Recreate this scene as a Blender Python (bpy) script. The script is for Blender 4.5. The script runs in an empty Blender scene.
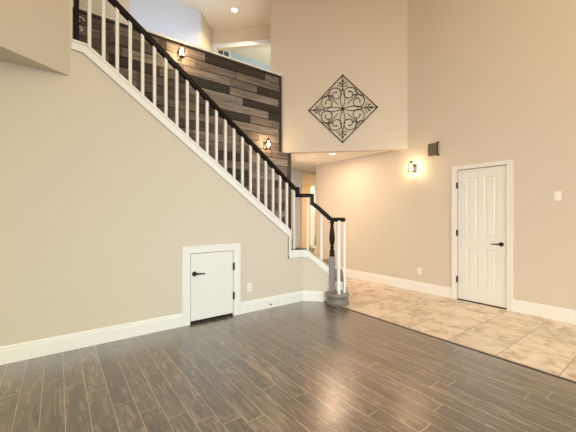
import bpy, bmesh, math, random
from mathutils import Vector, Matrix

random.seed(7)
S = bpy.context.scene
C = S.collection
PI = math.pi

# ------------------------------------------------------------------ camera
H = 1.32
YAW = math.radians(36.66)
cam_d = bpy.data.cameras.new('camera')
cam = bpy.data.objects.new('camera', cam_d)
C.objects.link(cam)
cam.location = (0, 0, H)
cam.rotation_euler = (PI / 2, 0, -YAW)
cam_d.sensor_fit = 'HORIZONTAL'
cam_d.sensor_width = 36.0
cam_d.lens = 36.0 * 309.0 / 576.0
cam_d.clip_start = 0.02
S.camera = cam

# ------------------------------------------------------------------ world, exposure
W = bpy.data.worlds.new('sky')
S.world = W
W.use_nodes = True
_nt = W.node_tree
_tc = _nt.nodes.new('ShaderNodeTexCoord')
_sp = _nt.nodes.new('ShaderNodeSeparateXYZ')
_rp = _nt.nodes.new('ShaderNodeValToRGB')
_nt.links.new(_tc.outputs['Generated'], _sp.inputs[0])
_nt.links.new(_sp.outputs[2], _rp.inputs[0])
_rp.color_ramp.elements[0].position = 0.0
_rp.color_ramp.elements[0].color = (0.55, 0.43, 0.30, 1)      # ground
_rp.color_ramp.elements[1].position = 0.06
_rp.color_ramp.elements[1].color = (1.0, 0.94, 0.62, 1)       # sky, tinted warm as room fill
_nt.links.new(_rp.outputs[0], _nt.nodes['Background'].inputs[0])
_nt.nodes['Background'].inputs[1].default_value = 2.6
S.view_settings.view_transform = 'Standard'
S.view_settings.look = 'None'
S.view_settings.exposure = 0.0
S.view_settings.gamma = 1.0
S.view_settings.use_curve_mapping = False


def area(name, loc, target, sx, sy, power, col):
    d = bpy.data.lights.new(name, 'AREA')
    d.shape = 'RECTANGLE'
    d.size, d.size_y, d.energy, d.color = sx, sy, power, col
    o = bpy.data.objects.new(name, d)
    C.objects.link(o)
    o.location = loc
    v = Vector(target) - Vector(loc)
    o.rotation_euler = v.to_track_quat('-Z', 'Y').to_euler()
    return o


# daylight through the tall windows behind the camera
area('window_daylight', (1.2, -3.4, 1.1), (2.2, 3.7, 0.6), 3.2, 1.6, 31, (0.22, 0.60, 1.0)).data.spread = math.radians(75)
area('side_fill', (-2.0, -2.6, 1.7), (5.0, 2.4, 0.8), 2.2, 2.0, 32, (0.9, 0.82, 1.0)).data.spread = math.radians(80)  # added fill lamp for the door wall and the tile
# added unseen lamp behind the board-clad wall, lifts the foyer wall
area('foyer_fill', (3.7, 5.35, 1.6), (5.07, 4.2, 1.2), 0.8, 1.4, 17, (1.0, 0.72, 0.50))
# added soft lamp under the tall ceiling, brightens the upper walls
area('upper_wall_fill', (2.7, 0.6, 5.5), (3.3, 1.2, 0.0), 2.2, 2.2, 55, (1.0, 0.86, 0.58))
# added floating lamp, stands in for daylight on the upstairs grey wall
area('upstairs_fill', (1.9, 5.02, 4.3), (1.6, 6.28, 4.9), 0.7, 0.8, 18.5, (0.5, 0.70, 1.0))


# ------------------------------------------------------------------ helpers
def poly_mesh(name, verts, faces, mats=None, fmat=None, smooth=False):
    me = bpy.data.meshes.new(name)
    me.from_pydata([tuple(v) for v in verts], [], faces)
    for m in (mats or []):
        me.materials.append(m)
    if fmat:
        for p, i in zip(me.polygons, fmat):
            p.material_index = i
    bm = bmesh.new()
    bm.from_mesh(me)
    bmesh.ops.recalc_face_normals(bm, faces=bm.faces[:])
    bm.to_mesh(me)
    bm.free()
    if smooth:
        for p in me.polygons:
            p.use_smooth = True
    return me


class MB:
    def __init__(s):
        s.v, s.f, s.m = [], [], []

    def add(s, vs, fs, mi=0, M=None):
        b = len(s.v)
        s.v += [(M @ Vector(v)) if M else Vector(v) for v in vs]
        s.f += [tuple(i + b for i in f) for f in fs]
        s.m += [mi] * len(fs)
        return s

    def box(s, x0, x1, y0, y1, z0, z1, mi=0, M=None, c=0.0):
        """box with optional chamfer c on every edge"""
        x0, x1 = min(x0, x1), max(x0, x1)
        y0, y1 = min(y0, y1), max(y0, y1)
        z0, z1 = min(z0, z1), max(z0, z1)
        if c <= 0:
            vs = [(x, y, z) for x in (x0, x1) for y in (y0, y1) for z in (z0, z1)]
            fs = [(0, 1, 3, 2), (4, 6, 7, 5), (0, 4, 5, 1), (2, 3, 7, 6), (0, 2, 6, 4), (1, 5, 7, 3)]
            return s.add(vs, fs, mi, M)
        bm = bmesh.new()
        bmesh.ops.create_cube(bm, size=1.0)
        for v in bm.verts:
            v.co = Vector(((x0 + x1) / 2 + v.co.x * (x1 - x0), (y0 + y1) / 2 + v.co.y * (y1 - y0),
                           (z0 + z1) / 2 + v.co.z * (z1 - z0)))
        bmesh.ops.bevel(bm, geom=bm.edges[:], offset=c, segments=1, affect='EDGES')
        bm.verts.index_update()
        vs = [v.co.copy() for v in bm.verts]
        fs = [tuple(v.index for v in f.verts) for f in bm.faces]
        bm.free()
        return s.add(vs, fs, mi, M)

    def prism(s, pts, a, b, fn, mi=0):
        """pts 2D polygon, fn(u, v, w) -> xyz, extruded w from a to b"""
        n = len(pts)
        vs = [fn(u, v, a) for u, v in pts] + [fn(u, v, b) for u, v in pts]
        fs = [tuple(range(n)), tuple(range(2 * n - 1, n - 1, -1))]
        fs += [(i, (i + 1) % n, n + (i + 1) % n, n + i) for i in range(n)]
        return s.add(vs, fs, mi)

    def tube(s, path, r, n=8, mi=0, closed=False, flat=None):
        """sweep a circle (or flat=(w,h) rounded bar, kept upright) along path"""
        P = [Vector(p) for p in path]
        N = len(P)
        rings = []
        prev = None
        for i, p in enumerate(P):
            if closed:
                t = (P[(i + 1) % N] - P[i - 1])
            else:
                t = P[min(i + 1, N - 1)] - P[max(i - 1, 0)]
            t.normalize()
            if flat:
                ref = Vector((0, 0, 1))
                if abs(t.z) > 0.95:
                    ref = prev if prev is not None else Vector((1, 0, 0))
                side = t.cross(ref).normalized()
                up = side.cross(t).normalized()
                prev = up
            else:
                if prev is None:
                    ref = Vector((0, 0, 1)) if abs(t.z) < 0.9 else Vector((1, 0, 0))
                    side = t.cross(ref).normalized()
                else:
                    side = (prev - t * prev.dot(t)).normalized()
                prev = side
                up = t.cross(side).normalized()
            if flat:
                w, h = flat[0] / 2, flat[1] / 2
                prof = [(-w, -h * .6), (-w * .6, -h), (w * .6, -h), (w, -h * .6), (w, h * .3), (w * .55, h), (-w * .55, h), (-w, h * .3)]
            else:
                rr = r[i] if isinstance(r, (list, tuple)) else r
                prof = [(math.cos(2 * PI * k / n) * rr, math.sin(2 * PI * k / n) * rr) for k in range(n)]
            rings.append([p + side * a + up * b for a, b in prof])
        n = len(rings[0])
        vs = [v for rg in rings for v in rg]
        fs = []
        for i in range(N if closed else N - 1):
            for k in range(n):
                a, b = i * n, ((i + 1) % N) * n
                fs.append((a + k, a + (k + 1) % n, b + (k + 1) % n, b + k))
        if not closed:
            fs += [tuple(range(n)), tuple((N - 1) * n + k for k in range(n - 1, -1, -1))]
        return s.add(vs, fs, mi)

    def lathe(s, prof, c=(0, 0, 0), n=24, mi=0, M=None, cap=True):
        """prof list of (r, z) turned about the z axis through c"""
        vs, fs = [], []
        for r, z in prof:
            for k in range(n):
                a = 2 * PI * k / n
                vs.append((c[0] + r * math.cos(a), c[1] + r * math.sin(a), c[2] + z))
        for i in range(len(prof) - 1):
            for k in range(n):
                fs.append((i * n + k, i * n + (k + 1) % n, (i + 1) * n + (k + 1) % n, (i + 1) * n + k))
        if cap:
            fs += [tuple(range(n - 1, -1, -1)), tuple((len(prof) - 1) * n + k for k in range(n))]
        return s.add(vs, fs, mi, M)

    def build(s, name, mats, parent=None, kind=None, smooth=False, origin=None):
        if not isinstance(mats, (list, tuple)):
            mats = [mats]
        o0 = Vector(origin) if origin is not None else Vector((0, 0, 0))
        me = poly_mesh(name, [v - o0 for v in s.v], s.f, mats, s.m, False)
        if smooth:
            for p in me.polygons:
                p.use_smooth = True
            me.set_sharp_from_angle(angle=math.radians(40))
        o = bpy.data.objects.new(name, me)
        C.objects.link(o)
        o.location = o0
        if parent is not None:
            o.parent = parent
            o.location = o0 - Vector(parent.location)
            if parent.parent is not None:
                o.location = o0 - Vector(parent.location) - Vector(parent.parent.location)
        if kind:
            o['kind'] = kind
        return o


def thing(name, label, cat, loc, group=None):
    o = bpy.data.objects.new(name, None)
    o.empty_display_size = 0.1
    C.objects.link(o)
    o.location = loc
    o['label'] = label
    o['category'] = cat
    if group:
        o['group'] = group
    return o


def struct(mb, name, mats, parent=None, smooth=False):
    return mb.build(name, mats, parent, kind=None if parent is not None else 'structure', smooth=smooth)


# ------------------------------------------------------------------ materials
def mat(name, col, rough=0.5, metal=0.0, noise=0.0, nscale=8.0, bump=0.0, bscale=60.0, spec=0.5, coat=0.0):
    m = bpy.data.materials.new(name)
    m.use_nodes = True
    nt = m.node_tree
    b = nt.nodes['Principled BSDF']
    b.inputs['Base Color'].default_value = (*col, 1)
    b.inputs['Roughness'].default_value = rough
    b.inputs['Metallic'].default_value = metal
    b.inputs['Specular IOR Level'].default_value = spec
    b.inputs['Coat Weight'].default_value = coat
    tc = nt.nodes.new('ShaderNodeTexCoord')
    if noise > 0:
        n = nt.nodes.new('ShaderNodeTexNoise')
        n.inputs['Scale'].default_value = nscale
        n.inputs['Detail'].default_value = 4
        nt.links.new(tc.outputs['Object'], n.inputs['Vector'])
        mx = nt.nodes.new('ShaderNodeMix')
        mx.data_type = 'RGBA'
        mx.inputs[6].default_value = (*[c * (1 - noise) for c in col], 1)
        mx.inputs[7].default_value = (*[min(1, c * (1 + noise)) for c in col], 1)
        nt.links.new(n.outputs['Fac'], mx.inputs[0])
        nt.links.new(mx.outputs[2], b.inputs['Base Color'])
    if bump > 0:
        n2 = nt.nodes.new('ShaderNodeTexNoise')
        n2.inputs['Scale'].default_value = bscale
        n2.inputs['Detail'].default_value = 3
        nt.links.new(tc.outputs['Object'], n2.inputs['Vector'])
        bp = nt.nodes.new('ShaderNodeBump')
        bp.inputs['Strength'].default_value = bump
        bp.inputs['Distance'].default_value = 0.004
        nt.links.new(n2.outputs['Fac'], bp.inputs['Height'])
        nt.links.new(bp.outputs['Normal'], b.inputs['Normal'])
    return m


def emis(name, col, strength):
    m = bpy.data.materials.new(name)
    m.use_nodes = True
    b = m.node_tree.nodes['Principled BSDF']
    b.inputs['Base Color'].default_value = (*col, 1)
    b.inputs['Emission Color'].default_value = (*col, 1)
    b.inputs['Emission Strength'].default_value = strength
    return m


M_PAINT = mat('beige_wall_paint', (0.60, 0.532, 0.445), 0.75, noise=0.012, nscale=1.5, bump=0.12, bscale=90)
M_WARM = mat('tan_wall_paint', (0.67, 0.55, 0.37), 0.75, noise=0.012, nscale=1.5, bump=0.12, bscale=90)
M_CEIL = mat('ceiling_paint', (0.76, 0.66, 0.49), 0.85, bump=0.15, bscale=120)
M_CEILF = mat('foyer_ceiling_lit_paint', (0.84, 0.79, 0.70), 0.85, bump=0.15, bscale=120)  # lighter copy of the ceiling paint, missing bounce light put into it
M_ROOM = mat('blue_grey_room_paint', (0.45, 0.50, 0.52), 0.8, bump=0.1)
M_BLUE = mat('pale_grey_paint', (0.62, 0.62, 0.62), 0.8, bump=0.1)
M_WHITE = mat('white_trim_paint', (0.76, 0.745, 0.72), 0.38, noise=0.01)
M_DOOR = mat('white_door_paint', (0.73, 0.715, 0.69), 0.42, noise=0.01)
M_BLACK = mat('black_rail_paint', (0.008, 0.006, 0.006), 0.35, noise=0.2, nscale=20, spec=0.18)
M_IRON = mat('dark_wrought_iron', (0.02, 0.015, 0.013), 0.5, metal=0.4, noise=0.2)
M_BRONZE = mat('oil_rubbed_bronze', (0.045, 0.032, 0.025), 0.35, metal=0.8, noise=0.15, nscale=30)
M_GREY = mat('grey_stained_wood', (0.17, 0.15, 0.14), 0.4, noise=0.2, nscale=14, bump=0.2)
M_SHAFT = mat('grey_painted_wood', (0.215, 0.20, 0.195), 0.4, noise=0.1, nscale=20)
M_TRIMD = mat('dark_brown_trim_wood', (0.022, 0.017, 0.014), 0.5, noise=0.25, nscale=12)
M_PLAST = mat('white_plastic', (0.80, 0.77, 0.70), 0.35)
M_SLOT = mat('dark_slot', (0.03, 0.03, 0.03), 0.6)
M_TREAD = mat('stair_tread_wood', (0.13, 0.105, 0.09), 0.4, noise=0.25, nscale=9)
M_CHROME = mat('brushed_nickel', (0.6, 0.54, 0.46), 0.3, metal=0.9)
M_BOXF = mat('brown_speckled_cover', (0.13, 0.10, 0.07), 0.5, noise=0.35, nscale=90)
M_ORANGE = mat('warm_tan_room_paint', (0.78, 0.56, 0.34), 0.8)
M_HALL = mat('hall_white_paint', (0.80, 0.76, 0.70), 0.7)
M_GAP = mat('door_gap_shade', (0.02, 0.015, 0.012), 0.8)  # near-black, shade of the gaps put into the colour
M_BULB = emis('warm_bulb_glow', (1.0, 0.80, 0.52), 25)
M_DISC = emis('recessed_lamp_glow', (1.0, 0.86, 0.66), 6)


def glass_mat():
    m = bpy.data.materials.new('clear_thin_glass')
    m.use_nodes = True
    nt = m.node_tree
    nt.nodes.clear()
    out = nt.nodes.new('ShaderNodeOutputMaterial')
    tr = nt.nodes.new('ShaderNodeBsdfTransparent')
    tr.inputs[0].default_value = (0.96, 0.95, 0.92, 1)
    gl = nt.nodes.new('ShaderNodeBsdfGlossy')
    gl.inputs['Roughness'].default_value = 0.05
    fr = nt.nodes.new('ShaderNodeFresnel')
    fr.inputs[0].default_value = 1.5
    mx = nt.nodes.new('ShaderNodeMixShader')
    nt.links.new(fr.outputs[0], mx.inputs[0])
    nt.links.new(tr.outputs[0], mx.inputs[1])
    nt.links.new(gl.outputs[0], mx.inputs[2])
    nt.links.new(mx.outputs[0], out.inputs[0])
    return m


M_GLASS = glass_mat()


def N(nt, t, **kw):
    n = nt.nodes.new(t)
    for k, v in kw.items():
        setattr(n, k, v)
    return n


def mth(nt, op, a, b=None, c=None):
    n = nt.nodes.new('ShaderNodeMath')
    n.operation = op
    for i, v in enumerate((a, b, c)):
        if v is None:
            continue
        if isinstance(v, (int, float)):
            n.inputs[i].default_value = v
        else:
            nt.links.new(v, n.inputs[i])
    return n.outputs[0]


def plank_floor():
    m = bpy.data.materials.new('grey_brown_wood_plank_tile')
    m.use_nodes = True
    nt = m.node_tree
    b = nt.nodes['Principled BSDF']
    L = nt.links.new
    tc = N(nt, 'ShaderNodeTexCoord')
    sp = N(nt, 'ShaderNodeSeparateXYZ')
    L(tc.outputs['Object'], sp.inputs[0])
    u = mth(nt, 'DIVIDE', mth(nt, 'SUBTRACT', sp.outputs[0], 0.0375), 0.1332)
    col = mth(nt, 'FLOOR', u)
    fu = mth(nt, 'FRACT', u)
    ends = {-2: 3.33, -1: 3.125, 0: 2.937, 1: 2.745, 2: 2.44, 3: 2.252, 4: 2.083, 5: 1.933, 6: 1.815, 7: 2.95, 8: 2.46, 9: 1.998,
            10: 1.772, 11: 2.25, 12: 1.32, 13: 1.032, 14: 1.70, 15: 2.30, 16: 1.75, 17: 1.26}
    w0 = N(nt, 'ShaderNodeTexWhiteNoise', noise_dimensions='1D')
    L(col, w0.inputs['W'])
    ye = mth(nt, 'ADD', mth(nt, 'MULTIPLY', col, -0.2035), mth(nt, 'MULTIPLY', w0.outputs['Value'], 0.35))
    for ci, yv in ends.items():
        cmp_ = mth(nt, 'COMPARE', col, float(ci), 0.2)
        ye = mth(nt, 'ADD', mth(nt, 'MULTIPLY', ye, mth(nt, 'SUBTRACT', 1.0, cmp_)), mth(nt, 'MULTIPLY', cmp_, yv))
    v = mth(nt, 'DIVIDE', mth(nt, 'SUBTRACT', sp.outputs[1], ye), 1.21)
    row = mth(nt, 'FLOOR', v)
    fv = mth(nt, 'FRACT', v)
    # plank id
    cx = N(nt, 'ShaderNodeCombineXYZ')
    L(col, cx.inputs[0])
    L(row, cx.inputs[1])
    wn = N(nt, 'ShaderNodeTexWhiteNoise', noise_dimensions='2D')
    L(cx.outputs[0], wn.inputs['Vector'])
    # grain: noise stretched along y, shifted per plank
    mp = N(nt, 'ShaderNodeCombineXYZ')
    L(mth(nt, 'MULTIPLY', sp.outputs[0], 15.0), mp.inputs[0])
    L(mth(nt, 'MULTIPLY', sp.outputs[1], 2.4), mp.inputs[1])
    L(mth(nt, 'MULTIPLY', wn.outputs['Value'], 30.0), mp.inputs[2])
    g = N(nt, 'ShaderNodeTexNoise')
    g.inputs['Scale'].default_value = 1.0
    g.inputs['Detail'].default_value = 5
    g.inputs['Distortion'].default_value = 2.4
    L(mp.outputs[0], g.inputs['Vector'])
    g2c = N(nt, 'ShaderNodeCombineXYZ')
    L(mth(nt, 'MULTIPLY', sp.outputs[0], 90.0), g2c.inputs[0])
    L(mth(nt, 'MULTIPLY', sp.outputs[1], 3.0), g2c.inputs[1])
    L(mth(nt, 'MULTIPLY', wn.outputs['Value'], 11.0), g2c.inputs[2])
    g2 = N(nt, 'ShaderNodeTexNoise')
    g2.inputs['Scale'].default_value = 1.0
    g2.inputs['Detail'].default_value = 3
    L(g2c.outputs[0], g2.inputs['Vector'])
    ramp = N(nt, 'ShaderNodeValToRGB')
    e = ramp.color_ramp.elements
    e[0].position, e[0].color = 0.29, (0.026, 0.018, 0.014, 1)
    e[1].position, e[1].color = 0.68, (0.205, 0.150, 0.113, 1)
    e2 = ramp.color_ramp.elements.new(0.40)
    e2.color = (0.072, 0.053, 0.042, 1)
    e3 = ramp.color_ramp.elements.new(0.54)
    e3.color = (0.122, 0.092, 0.072, 1)
    L(g.outputs['Fac'], ramp.inputs[0])
    # per-plank brightness and fine streaks
    br = mth(nt, 'ADD', mth(nt, 'MULTIPLY', wn.outputs['Value'], 0.5), 0.72)
    br = mth(nt, 'MULTIPLY', br, mth(nt, 'ADD', mth(nt, 'MULTIPLY', g2.outputs['Fac'], 0.7), 0.65))
    hs = N(nt, 'ShaderNodeVectorMath', operation='SCALE')
    L(ramp.outputs[0], hs.inputs[0])
    L(br, hs.inputs['Scale'])
    # grout
    eu = mth(nt, 'MULTIPLY', mth(nt, 'MINIMUM', fu, mth(nt, 'SUBTRACT', 1.0, fu)), 0.1332)
    ev = mth(nt, 'MULTIPLY', mth(nt, 'MINIMUM', fv, mth(nt, 'SUBTRACT', 1.0, fv)), 1.21)
    ed = mth(nt, 'MINIMUM', eu, ev)
    gr = mth(nt, 'LESS_THAN', ed, 0.0017)
    mx = N(nt, 'ShaderNodeMix', data_type='RGBA')
    L(gr, mx.inputs[0])
    L(hs.outputs[0], mx.inputs[6])
    mx.inputs[7].default_value = (0.46, 0.38, 0.31, 1)
    L(mx.outputs[2], b.inputs['Base Color'])
    rg = mth(nt, 'ADD', mth(nt, 'MULTIPLY', g2.outputs['Fac'], 0.10), 0.21)
    L(mth(nt, 'ADD', rg, mth(nt, 'MULTIPLY', gr, 0.4)), b.inputs['Roughness'])
    bp = N(nt, 'ShaderNodeBump')
    bp.inputs['Strength'].default_value = 0.6
    bp.inputs['Distance'].default_value = 0.002
    hh = mth(nt, 'SUBTRACT', mth(nt, 'ADD', g2.outputs['Fac'], mth(nt, 'MULTIPLY', g.outputs['Fac'], 1.2)), mth(nt, 'MULTIPLY', gr, 0.8))
    L(hh, bp.inputs['Height'])
    L(bp.outputs['Normal'], b.inputs['Normal'])
    b.inputs['Specular IOR Level'].default_value = 1.0
    b.inputs['Coat Weight'].default_value = 1.0
    b.inputs['Coat Roughness'].default_value = 0.27
    return m


def tile_floor():
    m = bpy.data.materials.new('beige_travertine_tile')
    m.use_nodes = True
    nt = m.node_tree
    b = nt.nodes['Principled BSDF']
    L = nt.links.new
    tc = N(nt, 'ShaderNodeTexCoord')
    sp = N(nt, 'ShaderNodeSeparateXYZ')
    L(tc.outputs['Object'], sp.inputs[0])
    u = mth(nt, 'DIVIDE', mth(nt, 'SUBTRACT', sp.outputs[0], 3.335), 0.457)
    v = mth(nt, 'DIVIDE', mth(nt, 'SUBTRACT', sp.outputs[1], 0.712), 0.4565)
    cx = N(nt, 'ShaderNodeCombineXYZ')
    L(mth(nt, 'FLOOR', u), cx.inputs[0])
    L(mth(nt, 'FLOOR', v), cx.inputs[1])
    wn = N(nt, 'ShaderNodeTexWhiteNoise', noise_dimensions='2D')
    L(cx.outputs[0], wn.inputs['Vector'])
    mp = N(nt, 'ShaderNodeCombineXYZ')
    L(mth(nt, 'MULTIPLY', sp.outputs[0], 1.2), mp.inputs[0])
    L(sp.outputs[1], mp.inputs[1])
    L(mth(nt, 'MULTIPLY', wn.outputs['Value'], 20.0), mp.inputs[2])
    n1 = N(nt, 'ShaderNodeTexNoise')
    n1.inputs['Scale'].default_value = 4.5
    n1.inputs['Detail'].default_value = 8
    n1.inputs['Roughness'].default_value = 0.62
    n1.inputs['Distortion'].default_value = 0.9
    L(mp.outputs[0], n1.inputs['Vector'])
    ramp = N(nt, 'ShaderNodeValToRGB')
    e = ramp.color_ramp.elements
    e[0].position, e[0].color = 0.33, (0.46, 0.33, 0.24, 1)
    e[1].position, e[1].color = 0.66, (0.78, 0.68, 0.58, 1)
    e2 = ramp.color_ramp.elements.new(0.47)
    e2.color = (0.68, 0.56, 0.46, 1)
    L(n1.outputs['Fac'], ramp.inputs[0])
    hs = N(nt, 'ShaderNodeVectorMath', operation='SCALE')
    L(ramp.outputs[0], hs.inputs[0])
    L(mth(nt, 'ADD', mth(nt, 'MULTIPLY', wn.outputs['Value'], 0.14), 0.93), hs.inputs['Scale'])
    fu, fv = mth(nt, 'FRACT', u), mth(nt, 'FRACT', v)
    ed = mth(nt, 'MINIMUM', mth(nt, 'MINIMUM', fu, mth(nt, 'SUBTRACT', 1.0, fu)),
             mth(nt, 'MINIMUM', fv, mth(nt, 'SUBTRACT', 1.0, fv)))
    gr = mth(nt, 'LESS_THAN', ed, 0.006)
    mx = N(nt, 'ShaderNodeMix', data_type='RGBA')
    L(gr, mx.inputs[0])
    L(hs.outputs[0], mx.inputs[6])
    mx.inputs[7].default_value = (0.20, 0.13, 0.08, 1)
    L(mx.outputs[2], b.inputs['Base Color'])
    b.inputs['Roughness'].default_value = 0.42
    return m


M_PLANK = plank_floor()
M_TILE = tile_floor()


def board_mat(name, c0, c1):
    m = bpy.data.materials.new(name)
    m.use_nodes = True
    nt = m.node_tree
    b = nt.nodes['Principled BSDF']
    L = nt.links.new
    tc = N(nt, 'ShaderNodeTexCoord')
    mp = N(nt, 'ShaderNodeMapping')
    mp.inputs['Scale'].default_value = (2.6, 3.0, 26.0)
    L(tc.outputs['Object'], mp.inputs[0])
    n1 = N(nt, 'ShaderNodeTexNoise')
    n1.inputs['Scale'].default_value = 1.0
    n1.inputs['Detail'].default_value = 6
    n1.inputs['Distortion'].default_value = 0.8
    L(mp.outputs[0], n1.inputs['Vector'])
    r = N(nt, 'ShaderNodeValToRGB')
    r.color_ramp.elements[0].position = 0.30
    r.color_ramp.elements[0].color = (*c0, 1)
    r.color_ramp.elements[1].position = 0.70
    r.color_ramp.elements[1].color = (*c1, 1)
    L(n1.outputs['Fac'], r.inputs[0])
    L(r.outputs[0], b.inputs['Base Color'])
    b.inputs['Roughness'].default_value = 0.65
    bp = N(nt, 'ShaderNodeBump')
    bp.inputs['Strength'].default_value = 0.3
    bp.inputs['Distance'].default_value = 0.002
    L(n1.outputs['Fac'], bp.inputs['Height'])
    L(bp.outputs['Normal'], b.inputs['Normal'])
    return m


BOARDS = [board_mat('board_black_brown', (0.010, 0.008, 0.007), (0.040, 0.030, 0.025)),
          board_mat('board_dark_grey_brown', (0.030, 0.024, 0.021), (0.12, 0.092, 0.077)),
          board_mat('board_mid_grey_brown', (0.065, 0.051, 0.042), (0.23, 0.182, 0.148)),
          board_mat('board_pale_weathered', (0.12, 0.098, 0.081), (0.31, 0.262, 0.222))]

# ------------------------------------------------------------------ key planes
Y1 = 3.73      # wall under the stair
X2 = 5.07      # wall with the tall door
XB = 3.295     # border between plank and tile
ZS = 2.70      # soffit of the upstairs room on the left
ZC = 2.56      # foyer ceiling
ZT = 5.60      # top ceiling
YW = 4.80      # board-clad wall behind the stair
ID = lambda u, v, w: (u, v, w)
SQ = math.sqrt(0.5)
AX, AY = 3.06, 3.73                     # corner where the stair wall turns 45 degrees


def ang(s, z, n):
    """s along the turned wall, n behind its face"""
    return (AX + s * SQ + n * SQ, AY - s * SQ + n * SQ, z)


def on1(u, v, w):                       # u = x, v = z, w = behind wall face
    return (u, Y1 + w, v)


def on2(u, v, w):                       # on the door wall: u = y, v = z, w = in front of the face
    return (X2 - w, u, v)


# ------------------------------------------------------------------ floor
mb = MB().box(-5, XB - 0.012, -4.5, 10.5, -0.1, 0.0)
struct(mb, 'floor', M_PLANK)
mb = MB().box(XB + 0.006, 11.0, -4.5, 10.5, -0.1, 0.0)
struct(mb, 'floor_tile', M_TILE)
mb = MB().box(XB - 0.012, XB + 0.006, -4.5, 10.5, -0.1, 0.004)
struct(mb, 'trim_1', M_TRIMD)

# ------------------------------------------------------------------ walls
# stair wall with the cupboard door hole; the top edge follows the stringer
DX0, DX1, DZ1 = 1.289, 1.865, 0.862
zt = lambda x: 3.01 - (x - 0.24) * (3.01 - 1.06) / (2.822 - 0.24)
mb = MB()
mb.prism([(-5, 0), (0.115, 0), (0.115, ZT), (-5, ZT)], 0, 0.12, on1)
mb.prism([(0.115, 0), (DX0, 0), (DX0, zt(DX0)), (0.24, 3.01), (0.115, 3.02)], 0, 0.12, on1)
mb.prism([(DX0, DZ1), (DX1, DZ1), (DX1, zt(DX1)), (DX0, zt(DX0))], 0, 0.12, on1)
mb.prism([(DX1, 0), (AX, 0), (AX, 0.75), (2.822, 0.75), (2.822, 1.06), (DX1, zt(DX1))], 0, 0.12, on1)
struct(mb, 'wall_left', M_PAINT)
mb = MB()
mb.prism([(0, 0), (0.45, 0), (0.45, 0.46), (0.06, 0.75), (0, 0.75)], 0, 0.10, ang)
mb.add([(AX, AY, 0), (AX, AY + .12, 0), ang(0, 0, .1), (AX, AY, .75), (AX, AY + .12, .75), ang(0, .75, .1)],
       [(0, 1, 2), (3, 5, 4), (0, 3, 4, 1), (1, 4, 5, 2), (2, 5, 3, 0)])
struct(mb, 'wall_corner', M_PAINT)

# upstairs room projecting over the left side
px, py = 0.093, Y1
dx, dy = -0.468, -0.323
k = 7.0
mb = MB().prism([(px, py), (px + dx * k, py + dy * k), (px + dx * k, Y1)], ZS, ZT, ID)
struct(mb, 'wall_left_upper', M_PAINT)

# door wall (right)
mb = MB()
W2D0, W2D1, W2DZ = 1.652, 2.322, 2.045
mb.prism([(-4.5, 0), (W2D0, 0), (W2D0, ZT), (-4.5, ZT)], -0.14, 0, on2)
mb.prism([(W2D1, 0), (5.66, 0), (5.66, ZT), (W2D1, ZT)], -0.14, 0, on2)
mb.prism([(W2D0, W2DZ), (W2D1, W2DZ), (W2D1, ZT), (W2D0, ZT)], -0.14, 0, on2)
mb.box(X2 + .14, 8.6, 5.54, 5.66, 0, ZT)
struct(mb, 'wall_right', M_PAINT)
mb = MB().box(X2 + .14, X2 + .2, 1.5, 2.5, 0, 2.2)
struct(mb, 'wall_gap_backing', M_GAP)  # unseen near-black sheet, shade behind the tall door painted in

# 45 degree wall over the foyer with the iron art
TD = 1.784 + 0.74
fn3 = lambda u, v, w: (X2 - u * SQ + w * SQ, 3.19 + u * SQ + w * SQ, v)   # u along from the right corner
mb = MB().prism([(0, 2.53), (TD, 2.53), (TD, ZT), (0, ZT)], 0, 0.12, fn3)
struct(mb, 'wall_front_upper', M_PAINT)

# foyer ceiling and upstairs floor
mb = MB().prism([(3.42, 4.86), (5.07, 3.21), (8.6, 3.21), (8.6, 10.5), (3.42, 10.5)], ZC, 3.03, ID)
mb.box(-5, 3.42, 4.86, 10.5, ZC, 3.03)
mb.box(-5, 0.18, 3.85, 4.86, ZC, 3.03)
struct(mb, 'ceiling_foyer', M_CEILF)
# top ceiling
struct(MB().box(-5, 11, -4.5, 10.5, ZT, ZT + 0.1), 'ceiling', M_CEIL)

# board-clad wall behind the stair
ZCAP = 3.985
struct(MB().box(0.0, 3.40, YW + 0.02, YW + 0.13, 0, ZCAP - .01).box(3.40, 3.60, YW + 0.02, YW + 0.06, 0, 2.53), 'wall_back', M_TRIMD)
mb = MB()
edges_px = {0: [(0.1, 1), (0.6, 2), (1.2, 1), (1.3, 3), (1.90, 0), (3.05, 2)],
            1: [(0.1, 2), (0.45, 1), (1.1, 3), (1.75, 2), (2.45, 2)],
            2: [(0.1, 1), (0.7, 2), (0.8, 3), (1.55, 3), (2.34, 2), (2.88, 0)],
            3: [(0.1, 2), (0.55, 0), (1.2, 2), (1.47, 0), (2.34, 3)],
            4: [(0.1, 0), (0.5, 2), (0.9, 1), (1.61, 3), (2.59, 0)],
            5: [(0.1, 2), (0.9, 1), (1.94, 3), (3.11, 0)],
            6: [(0.1, 1), (0.4, 0), (1.1, 2), (1.8, 0), (2.73, 2)],
            7: [(0.1, 2), (0.8, 1), (1.5, 2), (2.3, 3)],
            8: [(0.1, 0), (0.7, 2), (1.5, 1), (2.2, 2), (2.9, 3)],
            9: [(0.1, 1), (1.0, 2), (1.7, 3), (2.5, 2)],
            10: [(0.1, 2), (0.9, 0), (1.7, 2), (2.6, 1), (3.2, 2)],
            11: [(0.1, 1), (1.2, 2), (2.1, 0), (2.7, 3)]}
rz = 0.1395
r = 0
z1 = ZCAP - 0.045
rnd = random.Random(3)
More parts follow.
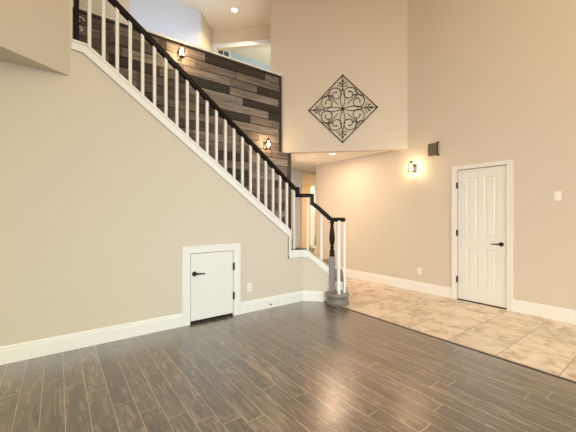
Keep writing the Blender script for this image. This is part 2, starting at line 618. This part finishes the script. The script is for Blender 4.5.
while z1 > 0.8:
    z0 = z1 - rz
    xe = 3.36 if z0 > 2.42 else 3.58
    segs = edges_px.get(r)
    if not segs:
        segs, x = [], 0.1
        while x < xe - 0.25:
            segs.append((x, rnd.choice([0, 0, 1, 1, 2, 2, 3])))
            x += rnd.uniform(0.45, 1.1)
    for i, (x0, sh) in enumerate(segs):
        x1 = segs[i + 1][0] if i + 1 < len(segs) else xe
        t = rnd.uniform(0.0, 0.018)
        mb.box(x0 + 0.0015, x1 - 0.0015, YW - t, YW + 0.022, z0 + 0.0045, z1 - 0.0045, mi=sh, c=0.0015)
    z1 = z0
    r += 1
struct(mb, 'wall_back_boards', BOARDS)
struct(MB().box(0.05, 3.42, YW - 0.022, YW + 0.15, ZCAP - 0.008, ZCAP + 0.022, c=0.004), 'trim_2', M_WHITE)
struct(MB().box(0.05, 3.41, YW - 0.016, YW + 0.02, ZCAP - 0.045, ZCAP - 0.009), 'trim_3', M_TRIMD)
struct(MB().box(3.35, 3.412, YW - 0.018, YW + 0.06, 2.531, ZCAP - 0.045, c=0.003), 'trim_4', M_TRIMD)
struct(MB().box(3.55, 3.64, YW - 0.018, YW + 0.07, 0.8, 2.528, c=0.003), 'trim_5', M_TRIMD)
struct(MB().box(0.05, 0.10, YW - 0.018, YW + 0.06, 3.03, ZCAP - 0.045), 'trim_6', M_TRIMD)

# upstairs hall
mb = MB().box(1.043, 2.401, 6.28, 6.38, 3.03, ZT)
struct(mb, 'wall_upstairs_grey', M_BLUE)
mb = MB().box(-5, 0.985, 5.9, 6.38, 3.03, ZT).box(0.985, 1.043, 6.2, 6.38, 3.03, ZT)
struct(mb, 'wall_upstairs_left', M_WARM)
mb = MB().prism([(2.401, 6.28), (2.865, 6.755), (2.80, 6.83), (2.401, 6.38)], 3.03, ZT, ID)
struct(mb, 'wall_upstairs_angled', M_WARM)
fnu = lambda u, v, w: (2.865 + u * SQ + w * SQ, 6.755 - u * SQ + w * SQ, v)
mb = MB()
mb.prism([(0, 5.19), (3.4, 5.19), (3.4, ZT), (0, ZT)], 0, 0.12, fnu)
mb.prism([(0, 3.03), (0.07, 3.03), (0.07, 5.19), (0, 5.19)], 0, 0.12, fnu)
mb.prism([(1.75, 3.03), (3.4, 3.03), (3.4, 5.19), (1.75, 5.19)], 0, 0.12, fnu)
struct(mb, 'wall_upstairs_back', M_WARM)
d0 = struct(MB().prism([(0.0, 5.18), (1.84, 5.18), (1.84, 5.275), (0.0, 5.275)], -0.02, 0, fnu)
            .prism([(0.0, 3.03), (0.08, 3.03), (0.08, 5.18), (0, 5.18)], -0.02, 0, fnu)
            .prism([(1.76, 3.03), (1.84, 3.03), (1.84, 5.18), (1.76, 5.18)], -0.02, 0, fnu), 'trim_7', M_WHITE)
struct(MB().box(2.9, 8.6, 7.35, 7.45, 3.03, ZT), 'wall_upstairs_room', M_ROOM)
w2 = struct(MB().box(3.20, 3.60, 7.325, 7.349, 4.6, 4.66).box(3.20, 3.60, 7.325, 7.349, 5.55, 5.59).box(3.20, 3.25, 7.325, 7.349, 4.66, 5.55)
            .box(3.55, 3.60, 7.325, 7.349, 4.66, 5.55).box(3.39, 3.41, 7.33, 7.349, 4.66, 5.55), 'window_2', M_WHITE)
MB().box(3.25, 3.55, 7.335, 7.345, 4.66, 5.55).build('pane', mat('dark_green_window_pane', (0.10, 0.11, 0.09), 0.15), w2)  # dark grey-green pane
area('upstairs_room_fill', (4.9, 5.9, 4.7), (3.6, 7.3, 4.9), 1.0, 1.0, 24, (0.75, 0.93, 1.0))  # added unseen lamp brightening the room beyond the cased opening

# hallway behind the foyer
mb = MB().box(3.7, 5.365, 6.6, 6.72, 0, ZC).box(5.365, 6.3, 6.6, 6.72, 2.50, ZC).box(6.3, 8.6, 6.6, 6.72, 0, ZC)
struct(mb, 'wall_hall', M_HALL)
struct(MB().box(5.30, 5.365, 6.58, 6.6, 0, 2.50).box(5.365, 5.38, 6.58, 6.73, 0, 2.50).box(5.30, 6.37, 6.58, 6.6, 2.50, 2.555), 'trim_8', M_WHITE)
# room beyond with its bright glazed door
GX0, GX1, GZ = 8.17, 8.95, 2.60
mb = MB().box(5.2, GX0, 9.5, 9.6, 0, 3.03).box(GX1, 11, 9.5, 9.6, 0, 3.03).box(GX0, GX1, 9.5, 9.6, GZ, 3.03)
mb.box(5.2, 5.3, 6.72, 9.5, 0, 3.03)
struct(mb, 'wall_far_room', M_ORANGE)
struct(MB().box(8.6, 11, 3.2, 10.5, 2.95, 3.03), 'ceiling_far_room', M_CEIL)

# glazed door with muntins
wn_ = MB()
wn_.box(GX0, GX0 + .06, 9.50, 9.56, 0, GZ).box(GX1 - .06, GX1, 9.50, 9.56, 0, GZ)
wn_.box(GX0, GX1, 9.50, 9.56, GZ - .06, GZ).box(GX0, GX1, 9.50, 9.56, 0, .12)
w1 = wn_.build('window_1', M_WHITE, kind='structure')
MB().box(GX0 + .06, GX1 - .06, 9.525, 9.53, .12, GZ - .06).build('pane', M_GLASS, w1)

# ------------------------------------------------------------------ skirting
def skirt(name, a, b, fn, h=0.168):
    """fn(s, out, z)"""
    prof = [(0, 0), (0.018, 0), (0.018, h * .74), (0.015, h * .78), (0.011, h * .80), (0.011, h * .92), (0.006, h), (0, h)]
    mb = MB()
    n = len(prof)
    vs = [fn(a, o, z) for o, z in prof] + [fn(b, o, z) for o, z in prof]
    fs = [tuple(range(n)), tuple(range(2 * n - 1, n - 1, -1))] + [(i, (i + 1) % n, n + (i + 1) % n, n + i) for i in range(n)]
    mb.add(vs, fs)
    return struct(mb, name, M_WHITE)


f1 = lambda s, o, z: (s, Y1 - o, z)
fa = lambda s, o, z: (AX + s * SQ - o * SQ, AY - s * SQ - o * SQ, z)
f2 = lambda s, o, z: (X2 - o, s, z)
skirt('baseboard_left', -5, 1.187, f1, 0.158)
skirt('baseboard_middle', 1.966, AX - 0.004, f1, 0.158)
skirt('baseboard_corner', -0.004, 0.33, fa, 0.158)
skirt('baseboard_right', -4.5, 1.575, f2)
skirt('baseboard_foyer', 2.401, 5.66, f2)
skirt('baseboard_hall', 3.7, 5.30, lambda s, o, z: (s, 6.6 - o, z))

# ------------------------------------------------------------------ stair trim (stringer band on both wall faces)
def band(name, top_, bot_, fn, w0=-0.014, w1=0.15):
    mb = MB()
    mb.prism(top_ + bot_[::-1], w0, w1, fn)
    # cap moulding along the top edge
    for (a, b) in zip(top_[:-1], top_[1:]):
        L_ = math.hypot(b[0] - a[0], b[1] - a[1])
        if L_ < 1e-4:
            continue
        nx_, nz_ = -(b[1] - a[1]) / L_, (b[0] - a[0]) / L_
        q = [(a[0], a[1]), (b[0], b[1]), (b[0] - nx_ * .022, b[1] - nz_ * .022), (a[0] - nx_ * .022, a[1] - nz_ * .022)]
        mb.prism(q, w0 - .012, w1 + .008, fn)
    for (a, b) in zip(bot_[:-1], bot_[1:]):
        L_ = math.hypot(b[0] - a[0], b[1] - a[1])
        nx_, nz_ = -(b[1] - a[1]) / L_, (b[0] - a[0]) / L_
        q = [(a[0], a[1]), (b[0], b[1]), (b[0] + nx_ * .016, b[1] + nz_ * .016), (a[0] + nx_ * .016, a[1] + nz_ * .016)]
        mb.prism(q, w0 - .007, w1, fn)
    return mb


stair = thing('staircase', 'staircase with white stringer rising left behind the beige wall, grey rounded bottom step', 'staircase', (3.39, 3.31, 0))
tp = [(0.115, 3.065), (0.24, 3.055), (2.822, 1.105), (2.822, 0.80), (3.10, 0.80)]
bt = [(0.10, 2.965), (0.20, 2.96), (2.776, 1.015), (2.776, 0.687), (3.10, 0.687)]
band('stringer', tp, bt, on1).build('stringer', M_WHITE, stair)
tp = [(0.0, 0.80), (0.06, 0.80), (0.41, 0.535)]
bt = [(0.0, 0.687), (0.095, 0.687), (0.41, 0.425)]
band('stringer', tp, bt, ang, -0.014, 0.12).build('stringer', M_WHITE, stair)
# upper flight: 12 rises
rise = (3.03 - 0.76) / 12
run = 0.2515
for i in range(12):
    x1 = 2.95 - i * run
    zt_ = 0.76 + (i + 1) * rise
    x0 = x1 - run if i < 11 else 0.18
    MB().box(x0 - 0.02, x1 + 0.025, Y1 + 0.151, YW - 0.022, zt_ - 0.03, zt_, c=0.006).build('tread', M_TREAD, stair)
    MB().box(x1 - 0.02, x1, Y1 + 0.151, YW - 0.022, zt_ - rise, zt_ - 0.03).build('riser', M_WHITE, stair)
# landing
land = [(2.95, 3.89), (3.10, 3.89), ang(0.12, 0, 0.13)[:2], ang(0.12, 0, 1.15)[:2], (3.8, YW - 0.03), (2.95, YW - 0.03)]
MB().prism(land, 0.0, 0.67, ID).build('landing_base', M_WHITE, stair)
MB().prism([(x, y) for x, y in land], 0.67, 0.70, ID).build('landing', M_TREAD, stair)
# lower flight, turned 45 degrees
for s0, z in ((0.12, 0.50), (0.37, 0.32)):
    q = [ang(s0, 0, 0.13)[:2], ang(s0 + 0.25, 0, 0.13)[:2], ang(s0 + 0.25, 0, 1.15)[:2], ang(s0, 0, 1.15)[:2]]
    MB().prism(q, 0, z - 0.03, ID).build('riser', M_WHITE, stair)
    q = [ang(s0, 0, 0.13)[:2], ang(s0 + 0.27, 0, 0.13)[:2], ang(s0 + 0.27, 0, 1.15)[:2], ang(s0, 0, 1.15)[:2]]
    MB().prism(q, z - 0.03, z, ID).build('tread', M_TREAD, stair)
# rounded bottom step
DC = (3.395, 3.306)
MB().lathe([(0.173, 0), (0.176, 0.006), (0.176, 0.024), (0.166, 0.03), (0.161, 0.036), (0.161, 0.120), (0.166, 0.126)], (DC[0], DC[1], 0), 40) \
    .build('bottom_step_drum', M_GREY, stair, smooth=True)
MB().lathe([(0.17, 0.126), (0.178, 0.130), (0.181, 0.140), (0.181, 0.152), (0.176, 0.160), (0.16, 0.162)], (DC[0], DC[1], 0), 40) \
    .build('bottom_step_top', M_SHAFT, stair, smooth=True)
q = [ang(0.50, 0, 0.13)[:2], ang(0.60, 0, 0.02)[:2], ang(0.60, 0, 1.15)[:2], ang(0.50, 0, 1.15)[:2]]
MB().prism([ang(0.42, 0, 0.14)[:2], ang(0.66, 0, 0.14)[:2], ang(0.66, 0, 1.15)[:2], ang(0.42, 0, 1.15)[:2]], 0, 0.13, ID).build('riser', M_GREY, stair)
MB().prism([ang(0.42, 0, 0.14)[:2], ang(0.68, 0, 0.14)[:2], ang(0.68, 0, 1.15)[:2], ang(0.42, 0, 1.15)[:2]], 0.13, 0.16, ID).build('tread', M_GREY, stair)

# ------------------------------------------------------------------ railing
rl = thing('stair_railing', 'black handrail on white square balusters, curling over a turned newel at the bottom', 'railing', (DC[0], DC[1], 0.162))
yb = 3.80
zr = lambda x: 3.51 - 0.7615 * (x - 0.641)          # rail centre line above the upper flight
NX, NY = 3.386, 3.413
path = [(0.19, yb, zr(0.19) - .02), (0.3, yb, zr(0.3)), (1.2, yb, zr(1.2)), (2.2, yb, zr(2.2)), (2.90, yb, zr(2.90)), (2.985, yb, zr(2.985) - .005)]
rail = MB().tube(path, 0, flat=(0.062, 0.066))
# drop, level piece over the landing, drop again
rail.box(2.975, 3.035, yb - .031, yb + .031, 1.612, 1.775, c=.006)
rail.tube([(2.985, yb, 1.643), (3.07, yb, 1.643), (3.10, 3.79, 1.643), (3.215, 3.675, 1.643)], 0, flat=(0.062, 0.06))
m_ = Matrix.Translation((3.215, 3.682, 0)) @ Matrix.Rotation(-PI / 4, 4, 'Z')
rail.box(-.03, .03, -.031, .031, 1.49, 1.673, c=.006, M=m_)
rail.tube([(3.21, 3.685, 1.525), (3.28, 3.61, 1.447), (3.345, 3.50, 1.335), (3.37, 3.455, 1.292)], 0, flat=(0.06, 0.062))
vol = [(3.36, 3.47, 1.300), (3.372, 3.445, 1.280), (3.388, 3.422, 1.269)]
for i in range(0, 25):
    a = math.radians(88 - i * 15.5)
    rr = 0.108 - 0.075 * (i / 24) ** 1.6
    vol.append((DC[0] + rr * math.cos(a) , DC[1] + rr * math.sin(a), 1.265))
rail.tube(vol, 0, flat=(0.056, 0.06))
rail.lathe([(0.03, 1.235), (0.042, 1.24), (0.042, 1.285), (0.03, 1.293)], (DC[0], DC[1], 0), 20)
rail.build('handrail', M_BLACK, rl, smooth=True)


def baluster(x, y, z0, z1, rot=0.0):
    M_ = Matrix.Translation((x, y, 0)) @ Matrix.Rotation(rot, 4, 'Z')
    h = 0.0165
    mb = MB()
    mb.box(-h, h, -h, h, z0, z1, M=M_, c=0.003)
    mb.box(-h - .004, h + .004, -h - .004, h + .004, z0, z0 + 0.02, M=M_, c=0.003)
    o = mb.build('baluster', M_WHITE, rl)
    return o


tz = lambda x: 3.055 - (x - 0.24) * 0.7553 if x > 0.24 else 3.06
for i in range(21):
    x = 0.261 + 0.1272 * i
    baluster(x, yb, tz(x) - 0.012, zr(x) - 0.02)
baluster(2.94, yb, 0.80, zr(2.94) - 0.02)
baluster(3.165, 3.73, 0.72, 1.62, PI / 4)
baluster(3.318, 3.577, 0.585, 1.36, PI / 4)
for a in (-37, -122, 41):
    r_ = 0.098 if a != -37 else 0.108
    x, y = DC[0] + r_ * math.cos(math.radians(a)), DC[1] + r_ * math.sin(math.radians(a))
    baluster(x, y, 0.162, 1.25, PI / 4)
# turned newel on the drum
MN = Matrix.Translation((NX, NY, 0)) @ Matrix.Rotation(-PI / 4 + .1, 4, 'Z')
nw = MB().box(-.043, .043, -.043, .043, 0.162, 0.70, M=MN, c=.004)
nw.lathe([(0.055, 0.162), (0.055, 0.185), (0.05, 0.19)], (NX, NY, 0), 4)
nwo = nw.build('newel_post', M_SHAFT, rl)
nwo['label'] = 'grey square lower shaft of the newel'
prof = [(0.040, 0.70), (0.043, 0.715), (0.036, 0.735), (0.030, 0.745), (0.040, 0.762), (0.040, 0.785), (0.030, 0.80),
        (0.024, 0.815), (0.034, 0.83), (0.034, 0.84), (0.022, 0.86), (0.030, 0.88), (0.040, 0.93), (0.043, 0.975), (0.040, 1.03),
        (0.031, 1.11), (0.025, 1.17), (0.025, 1.20), (0.034, 1.21), (0.034, 1.225), (0.026, 1.235), (0.026, 1.255)]
tn = MB().lathe(prof, (NX, NY, 0), 20).build('newel_turning', M_BLACK, rl, smooth=True)
tn['label'] = 'black turned upper part of the newel'
# black half post where the rail starts upstairs, with its iron scroll
MB().box(0.128, 0.172, yb - .03, yb + .03, 3.062, 4.12, c=.004).build('wall_post', M_BLACK, rl)


def spiral(cx, cz, r0, r1, a0, a1, n=28):
    return [(cx + (r0 + (r1 - r0) * t / n) * math.cos(a0 + (a1 - a0) * t / n),
             cz + (r0 + (r1 - r0) * t / n) * math.sin(a0 + (a1 - a0) * t / n)) for t in range(n + 1)]


for cz, sg in ((3.22, 1), (3.32, -1)):
    pts = spiral(0.180, cz, 0.008, 0.036, -PI / 2, sg * 1.5 * PI - PI / 2, 24)
    MB().tube([(x, yb - .01, z) for x, z in pts], 0.0055, 6).build('iron_scroll', M_CHROME, rl, smooth=True)  # bright metal on dark iron, highlights put into the finish

# ------------------------------------------------------------------ doors
def lever(parent, M_, name='handle', flip=1):
    """rose + lever, local x along the door, -y out of the door"""
    mb = MB()
    rot = Matrix.Rotation(PI / 2, 4, 'X')
    mb.lathe([(0.030, 0.0), (0.030, 0.006), (0.024, 0.012)], n=20, M=M_ @ rot)
    mb.lathe([(0.011, 0.01), (0.011, 0.045)], n=12, M=M_ @ rot)
    pts = [(0, -0.045, 0), (flip * .03, -0.048, 0.002), (flip * .075, -0.047, 0.0), (flip * .115, -0.044, -0.004)]
    o = mb.build(name, M_BRONZE, parent, smooth=True)
    MB().tube([M_ @ Vector(p) for p in pts], [0.011, 0.0095, 0.008, 0.0075], 8).build('lever', M_BRONZE, o, smooth=True)
    return o


def hinge(parent, x, y, z, horiz='x'):
    mb = MB()
    mb.lathe([(0.007, -0.05), (0.007, 0.05)], (x, y, z), 10)
    if horiz == 'x':
        mb.box(x - .016, x + .010, y + .002, y + .012, z - .045, z + .045)
    else:
        mb.box(x + .002, x + .012, y - .010, y + .016, z - .045, z + .045)
    return mb.build('hinge', M_BRONZE, parent)


def casing(x0, x1, z1, ix0, ix1, iz1, fn):
    mb = MB()
    for q in ([(x0, 0), (ix0, 0), (ix0, iz1), (x0, z1)], [(x1, 0), (x1, z1), (ix1, iz1), (ix1, 0)], [(x0, z1), (ix0, iz1), (ix1, iz1), (x1, z1)]):
        mb.prism(q, -0.018, 0, fn)
    # raised outer bead
    e = 0.022 if x1 > x0 else -0.022
    ei = 0.022
    for q in ([(x0, 0), (x0 + e, 0), (x0 + e, z1 - ei), (x0, z1)], [(x1, 0), (x1, z1), (x1 - e, z1 - ei), (x1 - e, 0)],
              [(x0, z1), (x0 + e, z1 - ei), (x1 - e, z1 - ei), (x1, z1)]):
        mb.prism(q, -0.026, -0.016, fn)
    return mb


# low cupboard door under the stair
mb = MB().box(DX0 + .004, DX1 - .004, Y1 - 0.006, Y1 + 0.034, 0.035, DZ1 - .004, c=.002)
d1 = mb.build('door_1', M_DOOR, kind='structure')
casing(1.187, 1.966, 0.955, DX0 - .004, DX1 + .004, DZ1 + .004, on1).build('door_frame', M_WHITE, d1)
MB().box(DX0, DX1, Y1 + 0.036, Y1 + 0.05, 0.0, DZ1).box(DX0, DX1, Y1 + .0, Y1 + .05, 0.0, 0.012).build('gap_shade', M_GAP, d1)  # near-black backing and strip, shade of the door gap painted in
lever(d1, Matrix.Translation((1.342, Y1 - 0.006, 0.61)), flip=1)
hinge(d1, 1.873, Y1 - .022, 0.655)
hinge(d1, 1.873, Y1 - .022, 0.265)

# tall four-panel door
def panel_door():
    y0, y1, z0, z1 = W2D0 + .006, W2D1 - .006, 0.018, W2DZ - .006
    xf = X2 + 0.012                       # face
    ys = [y0, 1.783, 1.940, 2.032, 2.190, y1]
    zs = [z0, 0.245, 0.822, 1.000, 1.905, z1]
    mb = MB()
    F_ = lambda y, z, d: (xf + d, y, z)
    for i in range(5):
        for j in range(5):
            a, b, c, d = ys[i], ys[i + 1], zs[j], zs[j + 1]
            if i in (1, 3) and j in (1, 3):
                e1, e2 = 0.010, 0.026
                def ring(k, dd):
                    return [F_(a + k, c + k, dd), F_(b - k, c + k, dd), F_(b - k, d - k, dd), F_(a + k, d - k, dd)]
                R_ = [ring(0, 0), ring(0.008, 0.009), ring(0.022, 0.009), ring(0.036, 0.002)]
                vs = [v for r_ in R_ for v in r_]
                fs = [(q * 4 + k, q * 4 + (k + 1) % 4, (q + 1) * 4 + (k + 1) % 4, (q + 1) * 4 + k) for q in range(3) for k in range(4)]
                fs.append((12, 13, 14, 15))
                mb.add(vs, fs)
            else:
                mb.add([F_(a, c, 0), F_(b, c, 0), F_(b, d, 0), F_(a, d, 0)], [(0, 1, 2, 3)])
    # back and edges
    B = X2 + .05
    mb.add([(B, y0, z0), (B, y1, z0), (B, y1, z1), (B, y0, z1), (xf, y0, z0), (xf, y1, z0), (xf, y1, z1), (xf, y0, z1)],
           [(0, 3, 2, 1), (0, 1, 5, 4), (1, 2, 6, 5), (2, 3, 7, 6), (3, 0, 4, 7)])
    return mb


mb = panel_door()
me_o = mb.build('door_2', M_DOOR, kind='structure')
on2b = lambda u, v, w: (X2 + w, u, v)
casing(1.575, 2.401, 2.103, W2D0 - .004, W2D1 + .004, W2DZ + .004, on2b).build('door_frame', M_WHITE, me_o)
MB().box(X2 - 0.002, X2 + 0.09, W2D0, W2D1, 0, 0.012).build('gap_shade', M_GAP, me_o)  # near-black strip painted as the shade under the leaf
lever(me_o, Matrix.Translation((X2 + 0.012, 1.722, 0.915)) @ Matrix.Rotation(-PI / 2, 4, 'Z'), flip=-1)
for z in (0.325, 1.055, 1.80):
    hinge(me_o, X2 - .022, 2.318, z, 'y')

# ------------------------------------------------------------------ wall plates
def plate(name, label, cat, M_, slots, group=None):
    """plate in local x-z plane facing -y"""
    loc = M_.translation
    t = thing(name, label, cat, loc, group)
    MB().box(-.036, .036, -.007, -.0005, -.058, .058, M=M_, c=.002).build('cover_plate', M_PLAST, t)
    if slots == 'outlet':
        for zc in (-.02, .02):
            so = MB().box(-.017, .017, -.010, -.006, zc - .014, zc + .014, M=M_, c=.002).build('socket', M_PLAST, t)
            MB().box(-.009, -.006, -.0106, -.0095, zc - .003, zc + .007, M=M_).box(.006, .009, -.0106, -.0095, zc - .003, zc + .007, M=M_) \
                .build('slot', M_SLOT, so)
    else:
        MB().box(-.016, .016, -.012, -.006, -.033, .033, M=M_, c=.002).build('rocker', M_PLAST, t)
    return t


Mw1 = lambda x, z: Matrix.Translation((x, Y1, z))
Mw2 = lambda y, z: Matrix.Translation((X2, y, z)) @ Matrix.Rotation(-PI / 2, 4, 'Z')
plate('wall_outlet', 'white duplex outlet on the stair wall right of the low cupboard door', 'outlet', Mw1(2.115, 0.34), 'outlet')
plate('wall_outlet', 'white duplex outlet low on the foyer wall left of the tall door', 'outlet', Mw2(2.96, 0.36), 'outlet')
plate('light_switch', 'white light switch plate on the wall right of the tall door', 'switch', Mw2(1.096, 1.573), 'switch')

# doorbell chime box
t = thing('door_chime', 'brown and black doorbell chime box high on the wall beside the sconce', 'door chime', (X2, 2.70, 2.33))
MB().box(X2 - .055, X2 - .001, 2.628, 2.782, 2.335, 2.535, c=.004).build('chime_cover', M_BOXF, t)
MB().box(X2 - .062, X2 - .0005, 2.606, 2.626, 2.322, 2.548, c=.004).build('side_plate', M_IRON, t)
MB().box(X2 - .050, X2 - .012, 2.603, 2.6065, 2.345, 2.525, c=.001).build('side_highlight', M_CHROME, t)  # bright strip added as the highlight on the dark side

# small cap on the skirting
t = thing('door_stop', 'tiny metal door stop on the baseboard right of the low cupboard door', 'door stop', (2.435, Y1 - .018, 0.06))
rot = Matrix.Translation((2.435, Y1 - .0185, 0.06)) @ Matrix.Rotation(PI / 2, 4, 'X')
MB().lathe([(0.013, 0), (0.013, 0.004), (0.005, 0.006), (0.005, 0.035)], n=12, M=rot).build('stem', M_CHROME, t)
MB().lathe([(0.009, 0.035), (0.010, 0.05), (0.007, 0.055)], n=12, M=rot).build('tip', M_SLOT, t)

# ------------------------------------------------------------------ ceiling fittings
def recessed(x, y, z, label, power, spread=180):
    t = thing('recessed_light', label, 'ceiling light', (x, y, z))
    MB().lathe([(0.055, -0.002), (0.06, -0.008), (0.085, -0.006), (0.088, -0.0005)], (x, y, z), 28, cap=False).build('trim_ring', M_WHITE, t, smooth=True)
    MB().lathe([(0.06, -0.003), (0.058, -0.005)], (x, y, z), 28).build('lamp_disc', M_DISC, t)
    d = bpy.data.lights.new('recessed_lamp', 'AREA')
    d.shape = 'DISK'
    d.energy, d.color, d.size, d.spread = power, (1.0, 0.68, 0.44), 0.13, math.radians(spread)
    o = bpy.data.objects.new('recessed_lamp', d)
    C.objects.link(o)
    o.parent = t
    o.location = (0, 0, -0.03)
    return t


recessed(4.37, 4.39, ZC, 'round recessed light in the low foyer ceiling under the diagonal wall', 17)
recessed(2.94, 5.81, ZT, 'round recessed light in the high ceiling above the upstairs hall', 26, 130)
t = thing('smoke_detector', 'small white round smoke detector on the foyer ceiling near the hall', 'smoke detector', (4.49, 5.12, ZC))
MB().lathe([(0.065, -0.0005), (0.065, -0.015), (0.055, -0.03), (0.03, -0.036)], (4.49, 5.12, ZC), 24).build('detector_body', M_PLAST, t, smooth=True)

# ------------------------------------------------------------------ sconces
def sconce(M_, label, power, group=None):
    """local: wall face is y=0, -y into the room, z up, origin at bracket centre"""
    t = thing('wall_sconce', label, 'wall light', M_.translation, 'clear glass wall sconces')
    MB().box(-.035, .035, -.018, -.0005, -.07, .07, M=M_, c=.003).build('back_plate', M_BRONZE, t)
    ar = MB()
    p = [(0, -.018, -.055), (0, -.06, -.066), (0, -.12, -.066)]
    ar.tube([M_ @ Vector(v) for v in p], .006, 8)
    ar.lathe([(0.040, -.074), (0.044, -.070), (0.044, -.064), (0.020, -.060)], (0, -.12, 0), 20, M=M_)
    ar.build('arm', M_BRONZE, t, smooth=True)
    ar = MB()
    p = [(0, -.018, .05), (0, -.055, .085), (0, -.09, .105), (0, -.12, .10)]
    ar.tube([M_ @ Vector(v) for v in p], .006, 8)
    ar.build('arm', M_BRONZE, t, smooth=True)
    MB().lathe([(0.012, .125), (0.022, .118), (0.024, .10), (0.024, .075), (0.016, .07)], (0, -.12, 0), 16, M=M_).build('socket_cap', M_BRONZE, t, smooth=True)
    MB().lathe([(0.026, .084), (0.044, .066), (0.048, .04), (0.048, -.062)], (0, -.12, 0), 24, M=M_, cap=False).build('glass_shade', M_GLASS, t, smooth=True)
    MB().lathe([(0.008, .07), (0.013, .05), (0.022, .025), (0.026, 0.0), (0.022, -.018), (0.010, -.03), (0.002, -.032)], (0, -.12, 0), 16, M=M_) \
        .build('bulb', M_BULB, t, smooth=True)
    d = bpy.data.lights.new('sconce_lamp', 'POINT')
    d.energy, d.color, d.shadow_soft_size = power, (1.0, 0.66, 0.34), 0.035
    o = bpy.data.objects.new('sconce_lamp', d)
    C.objects.link(o)
    o.parent = t
    o.location = (M_ @ Vector((0, -.12, 0.0))) - M_.translation
    return t


sconce(Matrix.Translation((1.49, YW - 0.008, 3.775)), 'lit clear glass sconce high on the board-clad wall, just under its cap', 22)
sconce(Matrix.Translation((3.04, YW - 0.008, 2.60)), 'lit clear glass sconce on the board-clad wall beside the diagonal wall', 28)
sconce(Mw2(3.045, 2.16), 'lit clear glass sconce on the plain foyer wall left of the tall door', 22)

# ------------------------------------------------------------------ iron wall art
AC = Vector((4.252, 4.008, 3.31))
art = thing('wall_art', 'black wrought iron diamond of scrolls hung on the diagonal wall', 'wall art', (AC.x, AC.y, AC.z - 0.62))
R_ = 0.625


def A(u, v, off=0.022):        # unit coords on the wall face
    return (AC.x + (u * R_) * SQ - off * SQ, AC.y - (u * R_) * SQ - off * SQ, AC.z + v * R_)


sq = [(0, 1), (1, 0), (0, -1), (-1, 0)]
fr = MB()
for i in range(4):
    a, b = sq[i], sq[(i + 1) % 4]
    fr.tube([A(*a), A(*b)], .0085, 8)
    fr.lathe([(0.001, -.014), (0.012, -.008), (0.014, 0), (0.012, .008), (0.001, .014)], A(*a), 10)
fr.build('outer_frame', M_IRON, art, smooth=True)


def sym(pts, q, mir):
    out = []
    for u, v in pts:
        if mir:
            u, v = v, u
        for _ in range(q):
            u, v = -v, u
        out.append((u, v))
    return out


# hearts of two scrolls in every quadrant
for q in range(4):
    h = MB()
    for mir in (False, True):
        c = (0.195, 0.44)
        sp_ = spiral(c[0], c[1], 0.235, 0.06, math.radians(-38), math.radians(-38 + 500), 44)
        h.tube([A(*p) for p in sym(sp_, q, mir)], .0065, 6)
        e = sp_[-1]
        h.lathe([(0.001, -.012), (0.012, -.006), (0.012, .006), (0.001, .012)], A(*sym([e], q, mir)[0]), 8)
        # small brace from the scroll to the frame
        br_ = [(0.40, 0.46), (0.37, 0.53), (0.385, 0.60)]
        h.tube([A(*p) for p in sym(br_, q, mir)], .005, 6)
    h.tube([A(*p) for p in sym([(0.13, 0.13), (0.37, 0.37), (0.47, 0.47)], q, False)], .0055, 6)
    h.build('scroll', M_IRON, art, smooth=True)
# petals along the two axes
for q in range(4):
    p_ = MB()
    for sgn in (-1, 1):
        pts = [(sgn * 0.068 * math.sin(PI * t / 14), 0.62 * t / 14) for t in range(15)]
        p_.tube([A(*p) for p in sym(pts, q, False)], .006, 6)
    p_.build('petal', M_IRON, art, smooth=True)
    f_ = MB()
    f_.tube([A(*p) for p in sym([(0, 0.6), (0, 0.98)], q, False)], .005, 6)
    for sgn in (-1, 1):
        s_ = [(sgn * x, z) for x, z in [(0.0, 0.70), (0.04, 0.745), (0.085, 0.80), (0.105, 0.775), (0.095, 0.745), (0.07, 0.75)]]
        f_.tube([A(*p) for p in sym(s_, q, False)], .006, 6)
        s_ = [(sgn * x, z) for x, z in [(0.0, 0.78), (0.022, 0.82), (0.0, 0.88)]]
        f_.tube([A(*p) for p in sym(s_, q, False)], .006, 6)
    f_.tube([A(*p) for p in sym([(-0.16, 0.70), (-0.05, 0.665), (0.05, 0.665), (0.16, 0.70)], q, False)], .005, 6)
    f_.build('fleur_de_lis', M_IRON, art, smooth=True)
MB().lathe([(0.002, -.02), (0.024, -.012), (0.028, 0), (0.024, .012), (0.002, .02)], A(0, 0), 14).build('center_boss', M_IRON, art, smooth=True)
for (u, v) in ((0, .62), (0, -.62), (.62, 0), (-.62, 0)):
    MB().tube([A(u, v, 0.0), A(u, v, 0.022)], .006, 6).build('wall_fixing', M_IRON, art)

# ------------------------------------------------------------------ curtain rod in the far room
t = thing('curtain_rod', 'dark curtain rod above the bright glazed door in the far room', 'curtain rod', (8.3, 9.42, 2.72))
MB().tube([(7.75, 9.42, 2.75), (9.15, 9.42, 2.75)], .014, 10).build('rod', M_BRONZE, t)
for x in (7.73, 9.17):
    MB().lathe([(0.004, -.03), (0.03, -.015), (0.034, 0), (0.03, .015), (0.004, .03)], (x, 9.42, 2.75), 12).build('finial', M_BRONZE, t)
for x in (7.85, 9.05):
    MB().box(x - .01, x + .01, 9.42, 9.499, 2.735, 2.765).build('bracket', M_BRONZE, t)
area('far_room_fill', (7.6, 8.0, 2.4), (8.0, 8.4, 0), 1.2, 1.2, 26, (1.0, 0.8, 0.55))  # added unseen warm lamp to brighten the far room
